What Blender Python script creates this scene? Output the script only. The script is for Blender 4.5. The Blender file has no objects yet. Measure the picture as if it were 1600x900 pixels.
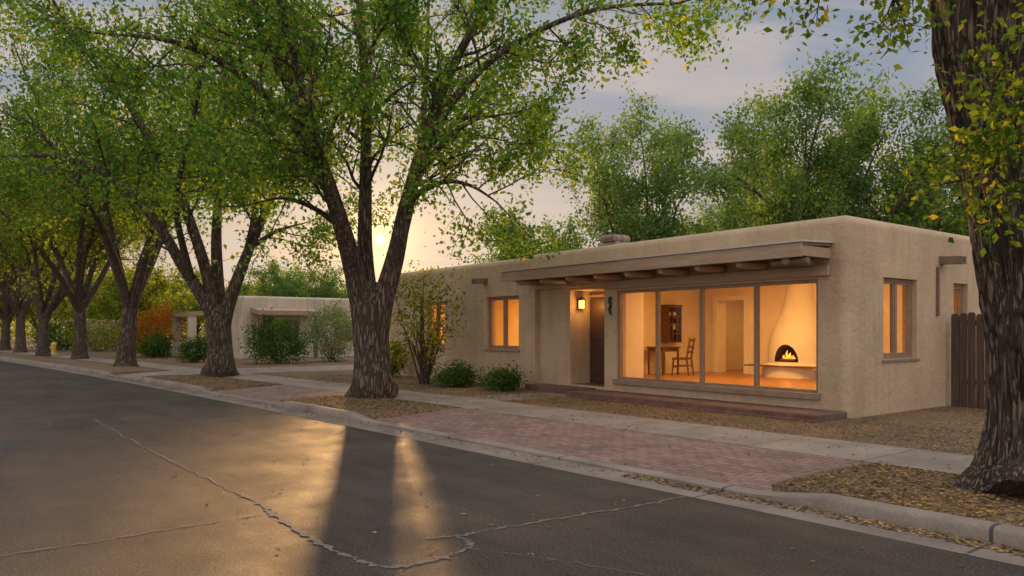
import bpy, bmesh, math, random
import numpy as np
from mathutils import Vector, Matrix, noise as mnoise
R=math.radians
random.seed(3)
SC=bpy.context.scene
COL=SC.collection
H=1.62; F=1185.0; HZ=516.0
CA,SA=0.7965,0.6046
YG=0.12
def at(px,py,D):
    xc=(px-800)/F
    return Vector((D*(SA*xc-CA), D*(CA*xc+SA), H+(HZ-py)/F*D))
def gnd(px,py,z=0.0):
    D=(H-z)*F/(py-HZ); v=at(px,py,D); v.z=z; return v
# ---------------------------------------------------------------- materials
def newmat(name):
    m=bpy.data.materials.new(name); m.use_nodes=True
    nt=m.node_tree; b=nt.nodes['Principled BSDF']; return m,nt,b
def N(nt,t,**k):
    n=nt.nodes.new(t)
    for a,v in k.items(): setattr(n,a,v)
    return n
def c4(c): return (c[0],c[1],c[2],1)
def mapped(nt,stretch=(1,1,1)):
    tc=N(nt,'ShaderNodeTexCoord'); mp=N(nt,'ShaderNodeMapping'); mp.inputs['Scale'].default_value=stretch
    nt.links.new(tc.outputs['Object'],mp.inputs['Vector']); return mp.outputs['Vector']
def noise_ramp(nt,vec,scale,detail,stops,rough=0.6):
    n=N(nt,'ShaderNodeTexNoise'); n.inputs['Scale'].default_value=scale; n.inputs['Detail'].default_value=detail; n.inputs['Roughness'].default_value=rough
    nt.links.new(vec,n.inputs['Vector'])
    r=N(nt,'ShaderNodeValToRGB'); el=r.color_ramp.elements
    while len(el)<len(stops): el.new(0.5)
    for e,(p,c) in zip(el,stops): e.position=p; e.color=c4(c)
    nt.links.new(n.outputs['Fac'],r.inputs['Fac']); return n,r
def bump(nt,b,height,strength,dist=0.02):
    bp=N(nt,'ShaderNodeBump'); bp.inputs['Strength'].default_value=strength; bp.inputs['Distance'].default_value=dist
    nt.links.new(height,bp.inputs['Height']); nt.links.new(bp.outputs['Normal'],b.inputs['Normal']); return bp
def mat_simple(name,c1,c2,scale=6,rough=0.8,bs=0.3,bscale=40,stretch=(1,1,1),bd=0.02,metal=0,detail=5):
    m,nt,b=newmat(name); v=mapped(nt,stretch)
    n,r=noise_ramp(nt,v,scale,detail,[(0.3,c1),(0.7,c2)])
    nt.links.new(r.outputs['Color'],b.inputs['Base Color']); b.inputs['Roughness'].default_value=rough; b.inputs['Metallic'].default_value=metal
    if bs:
        n2=N(nt,'ShaderNodeTexNoise'); n2.inputs['Scale'].default_value=bscale; n2.inputs['Detail'].default_value=6
        nt.links.new(v,n2.inputs['Vector']); bump(nt,b,n2.outputs['Fac'],bs,bd)
    return m
def mix_mul(nt,a,bcol,fac):
    mx=N(nt,'ShaderNodeMix',data_type='RGBA',blend_type='MULTIPLY'); mx.inputs['Factor'].default_value=fac
    nt.links.new(a,mx.inputs['A']); nt.links.new(bcol,mx.inputs['B']); return mx.outputs['Result']
def mat_layer(name,fine,coarse,fscale,cscale,rough,bs,bd,stretch=(1,1,1),bscale=None):
    m,nt,b=newmat(name); v=mapped(nt,stretch)
    n1,r1=noise_ramp(nt,v,fscale,6,fine); n2,r2=noise_ramp(nt,v,cscale,5,coarse)
    nt.links.new(mix_mul(nt,r1.outputs['Color'],r2.outputs['Color'],1.0),b.inputs['Base Color'])
    b.inputs['Roughness'].default_value=rough
    h=n1.outputs['Fac']
    if bscale:
        n3=N(nt,'ShaderNodeTexNoise'); n3.inputs['Scale'].default_value=bscale; n3.inputs['Detail'].default_value=5; nt.links.new(v,n3.inputs['Vector']); h=n3.outputs['Fac']
    bump(nt,b,h,bs,bd)
    return m
def mat_leaf(name,stops,trans=0.5):
    m,nt,b=newmat(name); nt.nodes.remove(b); out=nt.nodes['Material Output']
    g=N(nt,'ShaderNodeNewGeometry'); r=N(nt,'ShaderNodeValToRGB'); el=r.color_ramp.elements
    while len(el)<len(stops): el.new(0.5)
    for e,(p,c) in zip(el,stops): e.position=p; e.color=c4(c)
    nt.links.new(g.outputs['Random Per Island'],r.inputs['Fac'])
    v=mapped(nt); n2,r2=noise_ramp(nt,v,0.55,3,[(0.35,(0.58,0.68,0.68)),(0.65,(1.28,1.18,0.9))])
    colr=mix_mul(nt,r.outputs['Color'],r2.outputs['Color'],1.0)
    d=N(nt,'ShaderNodeBsdfDiffuse'); t=N(nt,'ShaderNodeBsdfTranslucent')
    nt.links.new(colr,d.inputs['Color'])
    br=N(nt,'ShaderNodeMix',data_type='RGBA',blend_type='MULTIPLY'); br.inputs['Factor'].default_value=1; br.inputs['B'].default_value=(2.25,2.25,0.8,1)
    nt.links.new(colr,br.inputs['A']); nt.links.new(br.outputs['Result'],t.inputs['Color'])
    mx=N(nt,'ShaderNodeMixShader'); mx.inputs[0].default_value=trans
    nt.links.new(d.outputs[0],mx.inputs[1]); nt.links.new(t.outputs[0],mx.inputs[2])
    nt.links.new(mx.outputs[0],out.inputs['Surface']); return m
def mat_glass(name):
    m,nt,b=newmat(name); nt.nodes.remove(b); out=nt.nodes['Material Output']
    t=N(nt,'ShaderNodeBsdfTransparent'); t.inputs['Color'].default_value=(0.95,0.96,0.94,1)
    g=N(nt,'ShaderNodeBsdfGlossy'); g.inputs['Roughness'].default_value=0.02
    lw=N(nt,'ShaderNodeLayerWeight'); lw.inputs['Blend'].default_value=0.5
    p=N(nt,'ShaderNodeMath',operation='POWER'); p.inputs[1].default_value=5; nt.links.new(lw.outputs['Facing'],p.inputs[0])
    q=N(nt,'ShaderNodeMath',operation='MULTIPLY_ADD'); q.inputs[1].default_value=0.85; q.inputs[2].default_value=0.035; nt.links.new(p.outputs[0],q.inputs[0])
    mx=N(nt,'ShaderNodeMixShader'); nt.links.new(q.outputs[0],mx.inputs[0]); nt.links.new(t.outputs[0],mx.inputs[1]); nt.links.new(g.outputs[0],mx.inputs[2])
    nt.links.new(mx.outputs[0],out.inputs['Surface']); return m
def mat_emit(name,c,s,c2=None):
    m,nt,b=newmat(name); b.inputs['Base Color'].default_value=c4(c); b.inputs['Emission Color'].default_value=c4(c); b.inputs['Emission Strength'].default_value=s
    if c2:
        v=mapped(nt); n,r=noise_ramp(nt,v,9,3,[(0.35,c),(0.65,c2)]); nt.links.new(r.outputs['Color'],b.inputs['Emission Color'])
    return m
def mat_bark(name,c1,c2,sc=5.0,bs=0.9,bd=0.05,zs=0.2):
    m,nt,b=newmat(name); v=mapped(nt,(1,1,zs))
    vo=N(nt,'ShaderNodeTexVoronoi',feature='DISTANCE_TO_EDGE'); vo.inputs['Scale'].default_value=sc*1.7
    n=N(nt,'ShaderNodeTexNoise'); n.inputs['Scale'].default_value=sc; n.inputs['Detail'].default_value=8; n.inputs['Roughness'].default_value=0.7
    nt.links.new(v,n.inputs['Vector'])
    ad=N(nt,'ShaderNodeVectorMath',operation='ADD'); sc_=N(nt,'ShaderNodeVectorMath',operation='SCALE'); sc_.inputs['Scale'].default_value=0.14
    nt.links.new(n.outputs['Color'],sc_.inputs[0]); nt.links.new(v,ad.inputs[0]); nt.links.new(sc_.outputs[0],ad.inputs[1]); nt.links.new(ad.outputs[0],vo.inputs['Vector'])
    mr=N(nt,'ShaderNodeMapRange'); mr.inputs['From Max'].default_value=0.22; nt.links.new(vo.outputs['Distance'],mr.inputs['Value'])
    a2=N(nt,'ShaderNodeMath',operation='MULTIPLY_ADD'); a2.inputs[1].default_value=1.0; nt.links.new(n.outputs['Fac'],a2.inputs[0]); nt.links.new(mr.outputs['Result'],a2.inputs[2])
    r=N(nt,'ShaderNodeValToRGB'); r.color_ramp.elements[0].position=0.3; r.color_ramp.elements[0].color=c4(c1); r.color_ramp.elements[1].position=1.0; r.color_ramp.elements[1].color=c4(c2)
    e=r.color_ramp.elements.new(0.6); e.color=c4([(x*0.5+y*0.5) for x,y in zip(c1,c2)])
    nt.links.new(math1(nt,a2.outputs[0],0.72),r.inputs['Fac']); nt.links.new(r.outputs['Color'],b.inputs['Base Color']); b.inputs['Roughness'].default_value=0.95; b.inputs['Specular IOR Level'].default_value=0.2
    bump(nt,b,a2.outputs[0],bs,bd); return m
def math1(nt,s,k):
    n=N(nt,'ShaderNodeMath',operation='MULTIPLY'); n.inputs[1].default_value=k; nt.links.new(s,n.inputs[0]); return n.outputs[0]
def mat_brick(name,c1,c2,mortar,bw,bh,ms=0.012,bs=0.6,wob=0.012):
    m,nt,b=newmat(name); v=mapped(nt)
    br=N(nt,'ShaderNodeTexBrick'); br.inputs['Scale'].default_value=1; br.inputs['Color1'].default_value=c4(c1); br.inputs['Color2'].default_value=c4(c2); br.inputs['Mortar'].default_value=c4(mortar)
    br.inputs['Brick Width'].default_value=bw; br.inputs['Row Height'].default_value=bh; br.inputs['Mortar Size'].default_value=ms; br.inputs['Mortar Smooth'].default_value=0.3
    n0=N(nt,'ShaderNodeTexNoise'); n0.inputs['Scale'].default_value=6; n0.inputs['Detail'].default_value=3
    nt.links.new(v,n0.inputs['Vector'])
    s=N(nt,'ShaderNodeVectorMath',operation='SCALE'); s.inputs['Scale'].default_value=wob; nt.links.new(n0.outputs['Color'],s.inputs[0])
    a=N(nt,'ShaderNodeVectorMath',operation='ADD'); nt.links.new(v,a.inputs[0]); nt.links.new(s.outputs[0],a.inputs[1]); nt.links.new(a.outputs[0],br.inputs['Vector'])
    n,r=noise_ramp(nt,v,2.0,7,[(0.3,(0.72,0.72,0.72)),(0.7,(1.18,1.14,1.12))])
    nt.links.new(mix_mul(nt,br.outputs['Color'],r.outputs['Color'],1),b.inputs['Base Color']); b.inputs['Roughness'].default_value=0.85
    iv=N(nt,'ShaderNodeMath',operation='MULTIPLY_ADD'); iv.inputs[1].default_value=-1.0; nt.links.new(br.outputs['Fac'],iv.inputs[0]); nt.links.new(n0.outputs['Fac'],iv.inputs[2])
    bump(nt,b,iv.outputs[0],bs,0.02); return m

def asphalt():
    m,nt,b=newmat('asphalt'); v=mapped(nt)
    n1,r1=noise_ramp(nt,v,48,7,[(0.34,(0.012,0.010,0.009)),(0.5,(0.040,0.033,0.028)),(0.64,(0.14,0.114,0.094))],0.82)
    n2,r2=noise_ramp(nt,v,0.45,8,[(0.3,(0.60,0.60,0.61)),(0.7,(1.35,1.28,1.18))],0.65)
    mp=N(nt,'ShaderNodeMapping'); mp.inputs['Scale'].default_value=(0.25,2.2,1); nt.links.new(v,mp.inputs['Vector'])
    n4,r4=noise_ramp(nt,mp.outputs['Vector'],1.0,5,[(0.35,(0.76,0.76,0.77)),(0.65,(1.2,1.17,1.13))])
    a=mix_mul(nt,r1.outputs['Color'],r2.outputs['Color'],1)
    nt.links.new(mix_mul(nt,a,r4.outputs['Color'],1),b.inputs['Base Color'])
    n3,r3=noise_ramp(nt,v,1.3,5,[(0.3,(0.58,)*3),(0.7,(0.80,)*3)])
    nt.links.new(r3.outputs['Color'],b.inputs['Roughness'])
    b.inputs['Specular IOR Level'].default_value=0.30
    bump(nt,b,n1.outputs['Fac'],0.8,0.015); return m
M={}
M['asphalt']=asphalt()
M['crack']=mat_simple('crack_filler',(0.10,0.082,0.064),(0.19,0.157,0.123),30,0.9,0.4,90)
def concrete(name,c,js):
    m,nt,b=newmat(name); v=mapped(nt)
    n1,r1=noise_ramp(nt,v,45,5,[(0.3,tuple(x*0.8 for x in c)),(0.7,tuple(x*1.15 for x in c))])
    n2,r2=noise_ramp(nt,v,1.1,6,[(0.3,(0.6,0.58,0.55)),(0.7,(1.15,1.12,1.08))])
    col=mix_mul(nt,r1.outputs['Color'],r2.outputs['Color'],1)
    sx=N(nt,'ShaderNodeSeparateXYZ'); nt.links.new(v,sx.inputs[0])
    dv=N(nt,'ShaderNodeMath',operation='DIVIDE'); dv.inputs[1].default_value=js; nt.links.new(sx.outputs['X'],dv.inputs[0])
    fr=N(nt,'ShaderNodeMath',operation='FRACT'); nt.links.new(dv.outputs[0],fr.inputs[0])
    cp=N(nt,'ShaderNodeMath',operation='LESS_THAN'); cp.inputs[1].default_value=0.012; nt.links.new(fr.outputs[0],cp.inputs[0])
    mx=N(nt,'ShaderNodeMix',data_type='RGBA'); nt.links.new(cp.outputs[0],mx.inputs['Factor']); nt.links.new(col,mx.inputs['A']); mx.inputs['B'].default_value=(0.05,0.045,0.04,1)
    nt.links.new(mx.outputs['Result'],b.inputs['Base Color']); b.inputs['Roughness'].default_value=0.85
    bump(nt,b,n1.outputs['Fac'],0.25,0.01); return m
M['concrete']=concrete('walk_concrete',(0.27,0.222,0.178),1.5)
M['kerb']=concrete('kerb_concrete',(0.235,0.20,0.165),2.4)
M['gutter']=concrete('gutter_concrete',(0.205,0.172,0.143),2.4)
M['litter']=mat_layer('leaf_litter',[(0.3,(0.06,0.038,0.02)),(0.5,(0.17,0.11,0.062)),(0.7,(0.35,0.245,0.145))],[(0.3,(0.6,0.6,0.55)),(0.7,(1.2,1.13,1.0))],26,0.9,0.95,0.9,0.03)
M['lawn']=mat_layer('dry_lawn',[(0.3,(0.08,0.065,0.03)),(0.5,(0.17,0.13,0.065)),(0.7,(0.28,0.22,0.12))],[(0.3,(0.7,0.85,0.5)),(0.7,(1.1,1.05,1.0))],16,0.25,0.95,0.8,0.04)
M['brickpave']=mat_brick('brick_paving',(0.185,0.107,0.080),(0.27,0.168,0.130),(0.10,0.08,0.066),0.21,0.105,0.010)
M['brickstep']=mat_brick('brick_step',(0.13,0.06,0.042),(0.19,0.09,0.066),(0.11,0.085,0.07),0.2,0.09)
def stucco(name,c):
    m,nt,b=newmat(name); v=mapped(nt)
    n1,r1=noise_ramp(nt,v,60,5,[(0.3,tuple(x*0.9 for x in c)),(0.7,tuple(x*1.08 for x in c))])
    n2,r2=noise_ramp(nt,v,0.8,6,[(0.3,(0.80,0.78,0.75)),(0.7,(1.08,1.07,1.06))])
    tc=N(nt,'ShaderNodeTexCoord'); mp=N(nt,'ShaderNodeMapping'); mp.inputs['Scale'].default_value=(3,3,0.25); nt.links.new(tc.outputs['Object'],mp.inputs['Vector'])
    n3,r3=noise_ramp(nt,mp.outputs['Vector'],1.6,5,[(0.32,(0.84,0.83,0.82)),(0.55,(1.02,1.02,1.02))])
    a=mix_mul(nt,r1.outputs['Color'],r2.outputs['Color'],1); a=mix_mul(nt,a,r3.outputs['Color'],0.6)
    nt.links.new(a,b.inputs['Base Color']); b.inputs['Roughness'].default_value=0.95; b.inputs['Specular IOR Level'].default_value=0.2
    n4=N(nt,'ShaderNodeTexNoise'); n4.inputs['Scale'].default_value=6; n4.inputs['Detail'].default_value=10; n4.inputs['Roughness'].default_value=0.72; nt.links.new(v,n4.inputs['Vector'])
    bump(nt,b,n4.outputs['Fac'],0.85,0.07); return m
M['stucco']=stucco('tan_stucco',(0.55,0.415,0.275))
M['stucco2']=stucco('pale_stucco',(0.60,0.52,0.42))
M['stucco3']=stucco('far_stucco',(0.36,0.30,0.25))
M['plaster']=mat_simple('cream_plaster',(0.72,0.58,0.38),(0.80,0.66,0.45),2,0.9,0.15,20)
M['whiteplaster']=mat_simple('white_plaster',(0.76,0.67,0.50),(0.82,0.73,0.56),3,0.9,0.15,20)
M['wood']=mat_simple('weathered_wood',(0.12,0.078,0.05),(0.21,0.14,0.09),6,0.75,0.4,30,(0.25,3,3))
M['fascia']=mat_simple('brown_fascia',(0.30,0.205,0.132),(0.42,0.29,0.19),5,0.75,0.35,25,(0.3,3,3))
M['soffit']=mat_simple('soffit_board',(0.16,0.10,0.065),(0.24,0.155,0.10),5,0.8,0.35,25,(0.3,5,3))
M['frame']=mat_simple('window_frame_brown',(0.21,0.14,0.09),(0.29,0.195,0.127),5,0.6,0.2,30,(1,1,1))
M['darkwood']=mat_simple('dark_wood',(0.04,0.018,0.009),(0.075,0.036,0.02),6,0.5,0.2,30,(3,3,0.4))
M['furniture']=mat_simple('furniture_wood',(0.09,0.038,0.016),(0.15,0.067,0.029),6,0.5,0.2,30,(3,3,0.4))
M['fence']=mat_simple('fence_wood',(0.045,0.027,0.018),(0.11,0.066,0.045),4,0.85,0.5,25,(5,5,0.35))
M['floor']=mat_simple('wood_floor',(0.33,0.15,0.05),(0.45,0.22,0.08),4,0.35,0.1,20,(0.4,6,1))
M['metal']=mat_simple('pale_metal_edge',(0.42,0.37,0.32),(0.52,0.46,0.41),6,0.6,0.1,30,metal=0.0)
M['iron']=mat_simple('black_iron',(0.02,0.02,0.02),(0.045,0.04,0.035),9,0.5,0.2,40)
M['soot']=mat_simple('soot',(0.012,0.01,0.008),(0.05,0.03,0.02),9,0.95,0.2,40)
M['chimney']=mat_brick('chimney_stone',(0.28,0.2,0.155),(0.40,0.29,0.23),(0.22,0.17,0.14),0.3,0.13,0.02,1.0,0.08)
M['roof']=mat_simple('gravel_roof',(0.3,0.28,0.26),(0.42,0.39,0.36),20,0.95,0.4,60)
M['glass']=mat_glass('window_glass')
M['lampglass']=mat_emit('lantern_glass',(1,0.50,0.12),3.2)
M['flame']=mat_emit('flame',(1,0.16,0.015),2.6,(1,0.42,0.06))
M['sun']=mat_emit('sun_disc',(1,0.80,0.45),90)
M['bark']=mat_bark('elm_bark',(0.048,0.036,0.027),(0.20,0.15,0.11),11,1.0,0.05,0.12)
M['bark_near']=mat_bark('elm_bark_near',(0.042,0.032,0.025),(0.225,0.173,0.132),14,1.0,0.055,0.10)
def S(l,k): return [(p,tuple(min(0.6,x*k) for x in c)) for p,c in l]
M['leaf']=mat_leaf('elm_leaf',S([(0.0,(0.024,0.058,0.018)),(0.4,(0.046,0.092,0.024)),(0.78,(0.078,0.122,0.028)),(0.96,(0.125,0.15,0.03)),(1.0,(0.24,0.18,0.03))],1.75),0.5)
M['leaf_near']=mat_leaf('elm_leaf_turning',S([(0.0,(0.035,0.068,0.016)),(0.6,(0.065,0.105,0.022)),(0.9,(0.11,0.135,0.03)),(0.97,(0.2,0.17,0.03)),(1.0,(0.3,0.21,0.03))],1.4),0.5)
M['leaf_back']=mat_leaf('cottonwood_leaf',S([(0.0,(0.045,0.085,0.038)),(0.5,(0.072,0.122,0.052)),(0.92,(0.105,0.15,0.056)),(1.0,(0.14,0.165,0.055))],1.6),0.4)
M['leaf_far']=mat_leaf('far_leaf',S([(0.0,(0.055,0.08,0.022)),(0.5,(0.09,0.118,0.03)),(0.92,(0.16,0.165,0.04)),(1.0,(0.3,0.2,0.04))],1.6),0.5)
M['leaf_shrub']=mat_leaf('shrub_leaf',S([(0.0,(0.02,0.045,0.014)),(0.6,(0.04,0.078,0.022)),(1.0,(0.08,0.11,0.03))],1.5),0.3)
M['leaf_pale']=mat_leaf('pale_shrub_leaf',[(0.0,(0.14,0.17,0.10)),(0.6,(0.21,0.24,0.15)),(1.0,(0.28,0.3,0.18))],0.3)
M['leaf_red']=mat_leaf('red_shrub_leaf',[(0.0,(0.18,0.055,0.02)),(0.6,(0.30,0.10,0.03)),(1.0,(0.24,0.16,0.04))],0.4)
M['leaf_yel']=mat_leaf('yellow_green_leaf',[(0.0,(0.07,0.11,0.02)),(0.5,(0.14,0.17,0.03)),(0.88,(0.26,0.22,0.035)),(1.0,(0.40,0.27,0.04))],0.5)
M['fallen']=mat_leaf('fallen_leaf',[(0.0,(0.09,0.05,0.026)),(0.45,(0.20,0.13,0.068)),(0.85,(0.33,0.225,0.125)),(1.0,(0.42,0.28,0.10))],0.1)
M['yellow']=mat_simple('yellow_paint',(0.55,0.33,0.04),(0.65,0.4,0.05),8,0.5,0.1,30)
M['darkglass']=mat_simple('dark_window_glass',(0.03,0.035,0.04),(0.05,0.055,0.06),3,0.1,0.0)
# ---------------------------------------------------------------- mesh helpers
def setp(o,label=None,cat=None,group=None,kind=None):
    for k,v in (('label',label),('category',cat),('group',group),('kind',kind)):
        if v: o[k]=v
    return o
def empty(name,loc,label,cat,group=None):
    o=bpy.data.objects.new(name,None); COL.objects.link(o); o.location=loc; o.empty_display_size=0.2
    return setp(o,label,cat,group)
def catmull(pts,rad,k=4):
    P=[np.array(p,float) for p in pts]; out=[];ro=[]
    for i in range(len(P)-1):
        p0=P[max(i-1,0)];p1=P[i];p2=P[i+1];p3=P[min(i+2,len(P)-1)]
        for j in range(k):
            t=j/k
            out.append(0.5*((2*p1)+(p2-p0)*t+(2*p0-5*p1+4*p2-p3)*t*t+(3*p1-p0-3*p2+p3)*t**3)); ro.append(rad[i]*(1-t)+rad[i+1]*t)
    out.append(P[-1]); ro.append(rad[-1]); return out,ro
class MB:
    def __init__(s): s.v=[]; s.f=[]
    def add(s,v,f):
        n=len(s.v); s.v+= [tuple(map(float,p)) for p in v]; s.f+=[tuple(i+n for i in q) for q in f]; return s
    def box(s,x0,x1,y0,y1,z0,z1):
        x0,x1=min(x0,x1),max(x0,x1)
        return s.add([(x0,y0,z0),(x1,y0,z0),(x1,y1,z0),(x0,y1,z0),(x0,y0,z1),(x1,y0,z1),(x1,y1,z1),(x0,y1,z1)],
            [(3,2,1,0),(4,5,6,7),(0,1,5,4),(1,2,6,5),(2,3,7,6),(3,0,4,7)])
    def prism(s,poly,a0,a1,axis):
        n=len(poly); V=[]
        for a in (a0,a1):
            for (p,q) in poly:
                V.append({'x':(a,p,q),'y':(p,a,q),'z':(p,q,a)}[axis])
        Fc=[tuple(range(n))[::-1],tuple(range(n,2*n))]+[(i,(i+1)%n,n+(i+1)%n,n+i) for i in range(n)]
        return s.add(V,Fc)
    def tube(s,pts,rad,n=8,disp=None,cap=True):
        P=[np.array(p,float) for p in pts]; V=[];Fc=[]
        t=P[1]-P[0]; t/=np.linalg.norm(t)+1e-9
        ref=np.array([1.0,0,0]) if abs(t[0])<0.8 else np.array([0,1.0,0])
        u=np.cross(t,ref); u/=np.linalg.norm(u)
        for i,p in enumerate(P):
            a=P[max(i-1,0)];b=P[min(i+1,len(P)-1)]; t=b-a; t/=np.linalg.norm(t)+1e-9
            u=u-t*np.dot(u,t); u/=np.linalg.norm(u)+1e-9; w=np.cross(t,u)
            for k in range(n):
                an=2*math.pi*k/n; r=rad[i]
                if disp: r*=disp(an,p)
                q=p+(u*math.cos(an)+w*math.sin(an))*r; V.append((q[0],q[1],q[2]))
        for i in range(len(P)-1):
            for k in range(n):
                k2=(k+1)%n; Fc.append((i*n+k,i*n+k2,(i+1)*n+k2,(i+1)*n+k))
        if cap: Fc.append(tuple(range(n))[::-1]); Fc.append(tuple(range((len(P)-1)*n,len(P)*n)))
        return s.add(V,Fc)
    def build(s,name,mat,parent=None,origin=(0,0,0),smooth=None,bevel=0,recalc=False):
        V=np.array(s.v)-np.array(origin)
        me=bpy.data.meshes.new(name); me.from_pydata(V.tolist(),[],s.f); me.update()
        if recalc:
            bm=bmesh.new(); bm.from_mesh(me); bmesh.ops.recalc_face_normals(bm,faces=bm.faces); bm.to_mesh(me); bm.free()
        me.materials.append(mat)
        o=bpy.data.objects.new(name,me); COL.objects.link(o)
        if parent: o.parent=parent
        else: o.location=origin
        if smooth is not None:
            me.polygons.foreach_set('use_smooth',[True]*len(me.polygons)); me.set_sharp_from_angle(angle=R(smooth))
        if bevel:
            b=o.modifiers.new('bevel','BEVEL'); b.width=bevel; b.segments=2; b.limit_method='ANGLE'
        return o
def leaf_mesh(name,C,mat,size,rng,parent=None,origin=(0,0,0),flat=0.0):
    C=np.asarray(C)-np.array(origin); n=len(C)
    nr=rng.normal(size=(n,3)); nr[:,2]=np.abs(nr[:,2])+flat*3; nr/=np.linalg.norm(nr,axis=1)[:,None]
    tg=rng.normal(size=(n,3)); tg[:,2]-=0.5*(1-min(flat,1)); tg-=nr*(tg*nr).sum(1)[:,None]; tg/=np.linalg.norm(tg,axis=1)[:,None]
    bt=np.cross(nr,tg); L=(size*rng.uniform(0.65,1.25,n))[:,None]
    V=np.empty((n,4,3)); V[:,0]=C-tg*L*0.5; V[:,1]=C+bt*L*0.3-tg*L*0.06+nr*L*0.08; V[:,2]=C+tg*L*0.55; V[:,3]=C-bt*L*0.3-tg*L*0.06+nr*L*0.08
    me=bpy.data.meshes.new(name); me.vertices.add(4*n); me.vertices.foreach_set('co',V.reshape(-1).astype(np.float32))
    me.loops.add(4*n); me.loops.foreach_set('vertex_index',np.arange(4*n,dtype=np.int32))
    me.polygons.add(n); me.polygons.foreach_set('loop_start',np.arange(0,4*n,4,dtype=np.int32))
    me.update(calc_edges=True); me.validate(); me.materials.append(mat)
    o=bpy.data.objects.new(name,me); COL.objects.link(o)
    if parent: o.parent=parent
    else: o.location=origin
    return o
def boolean(o,cut,op='DIFFERENCE'):
    c=cut.build('cutter',M['soot'],recalc=True)
    md=o.modifiers.new('b','BOOLEAN'); md.operation=op; md.solver='EXACT'; md.object=c
    bpy.context.view_layer.update()
    dg=bpy.context.evaluated_depsgraph_get(); me=bpy.data.meshes.new_from_object(o.evaluated_get(dg))
    o.modifiers.clear(); old=o.data; o.data=me; bpy.data.meshes.remove(old); bpy.data.objects.remove(c)
# ---------------------------------------------------------------- trees
def unit(v): return v/(np.linalg.norm(v)+1e-9)
def grow(mb,p,d,L,r,lev,mx,rng,twigs,up,kids):
    n=4 if lev<mx else 3
    pts=[p]; 
    for i in range(n):
        d=unit(d+rng.normal(0,0.16,3)+np.array([0,0,up])); p=p+d*L/n; pts.append(p)
    rad=[r*(1-0.75*i/n) for i in range(n+1)]
    mb.tube(pts,rad,5 if lev<mx else 3,cap=False)
    if lev>=mx-1: twigs.append(np.array(pts[1 if lev==mx else 2:]))
    if lev==mx: return
    for j in range(kids):
        t=rng.uniform(0.25,1.0)*n; i=min(int(t),n-1); q=pts[i]+(pts[i+1]-pts[i])*(t-i)
        tg=unit(pts[i+1]-pts[i]); pr=rng.normal(size=3); pr=unit(pr-tg*np.dot(pr,tg))
        grow(mb,q,unit(tg*0.6+pr*0.85),L*rng.uniform(0.4,0.65),r*0.5,lev+1,mx,rng,twigs,up*0.5,kids)
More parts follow.
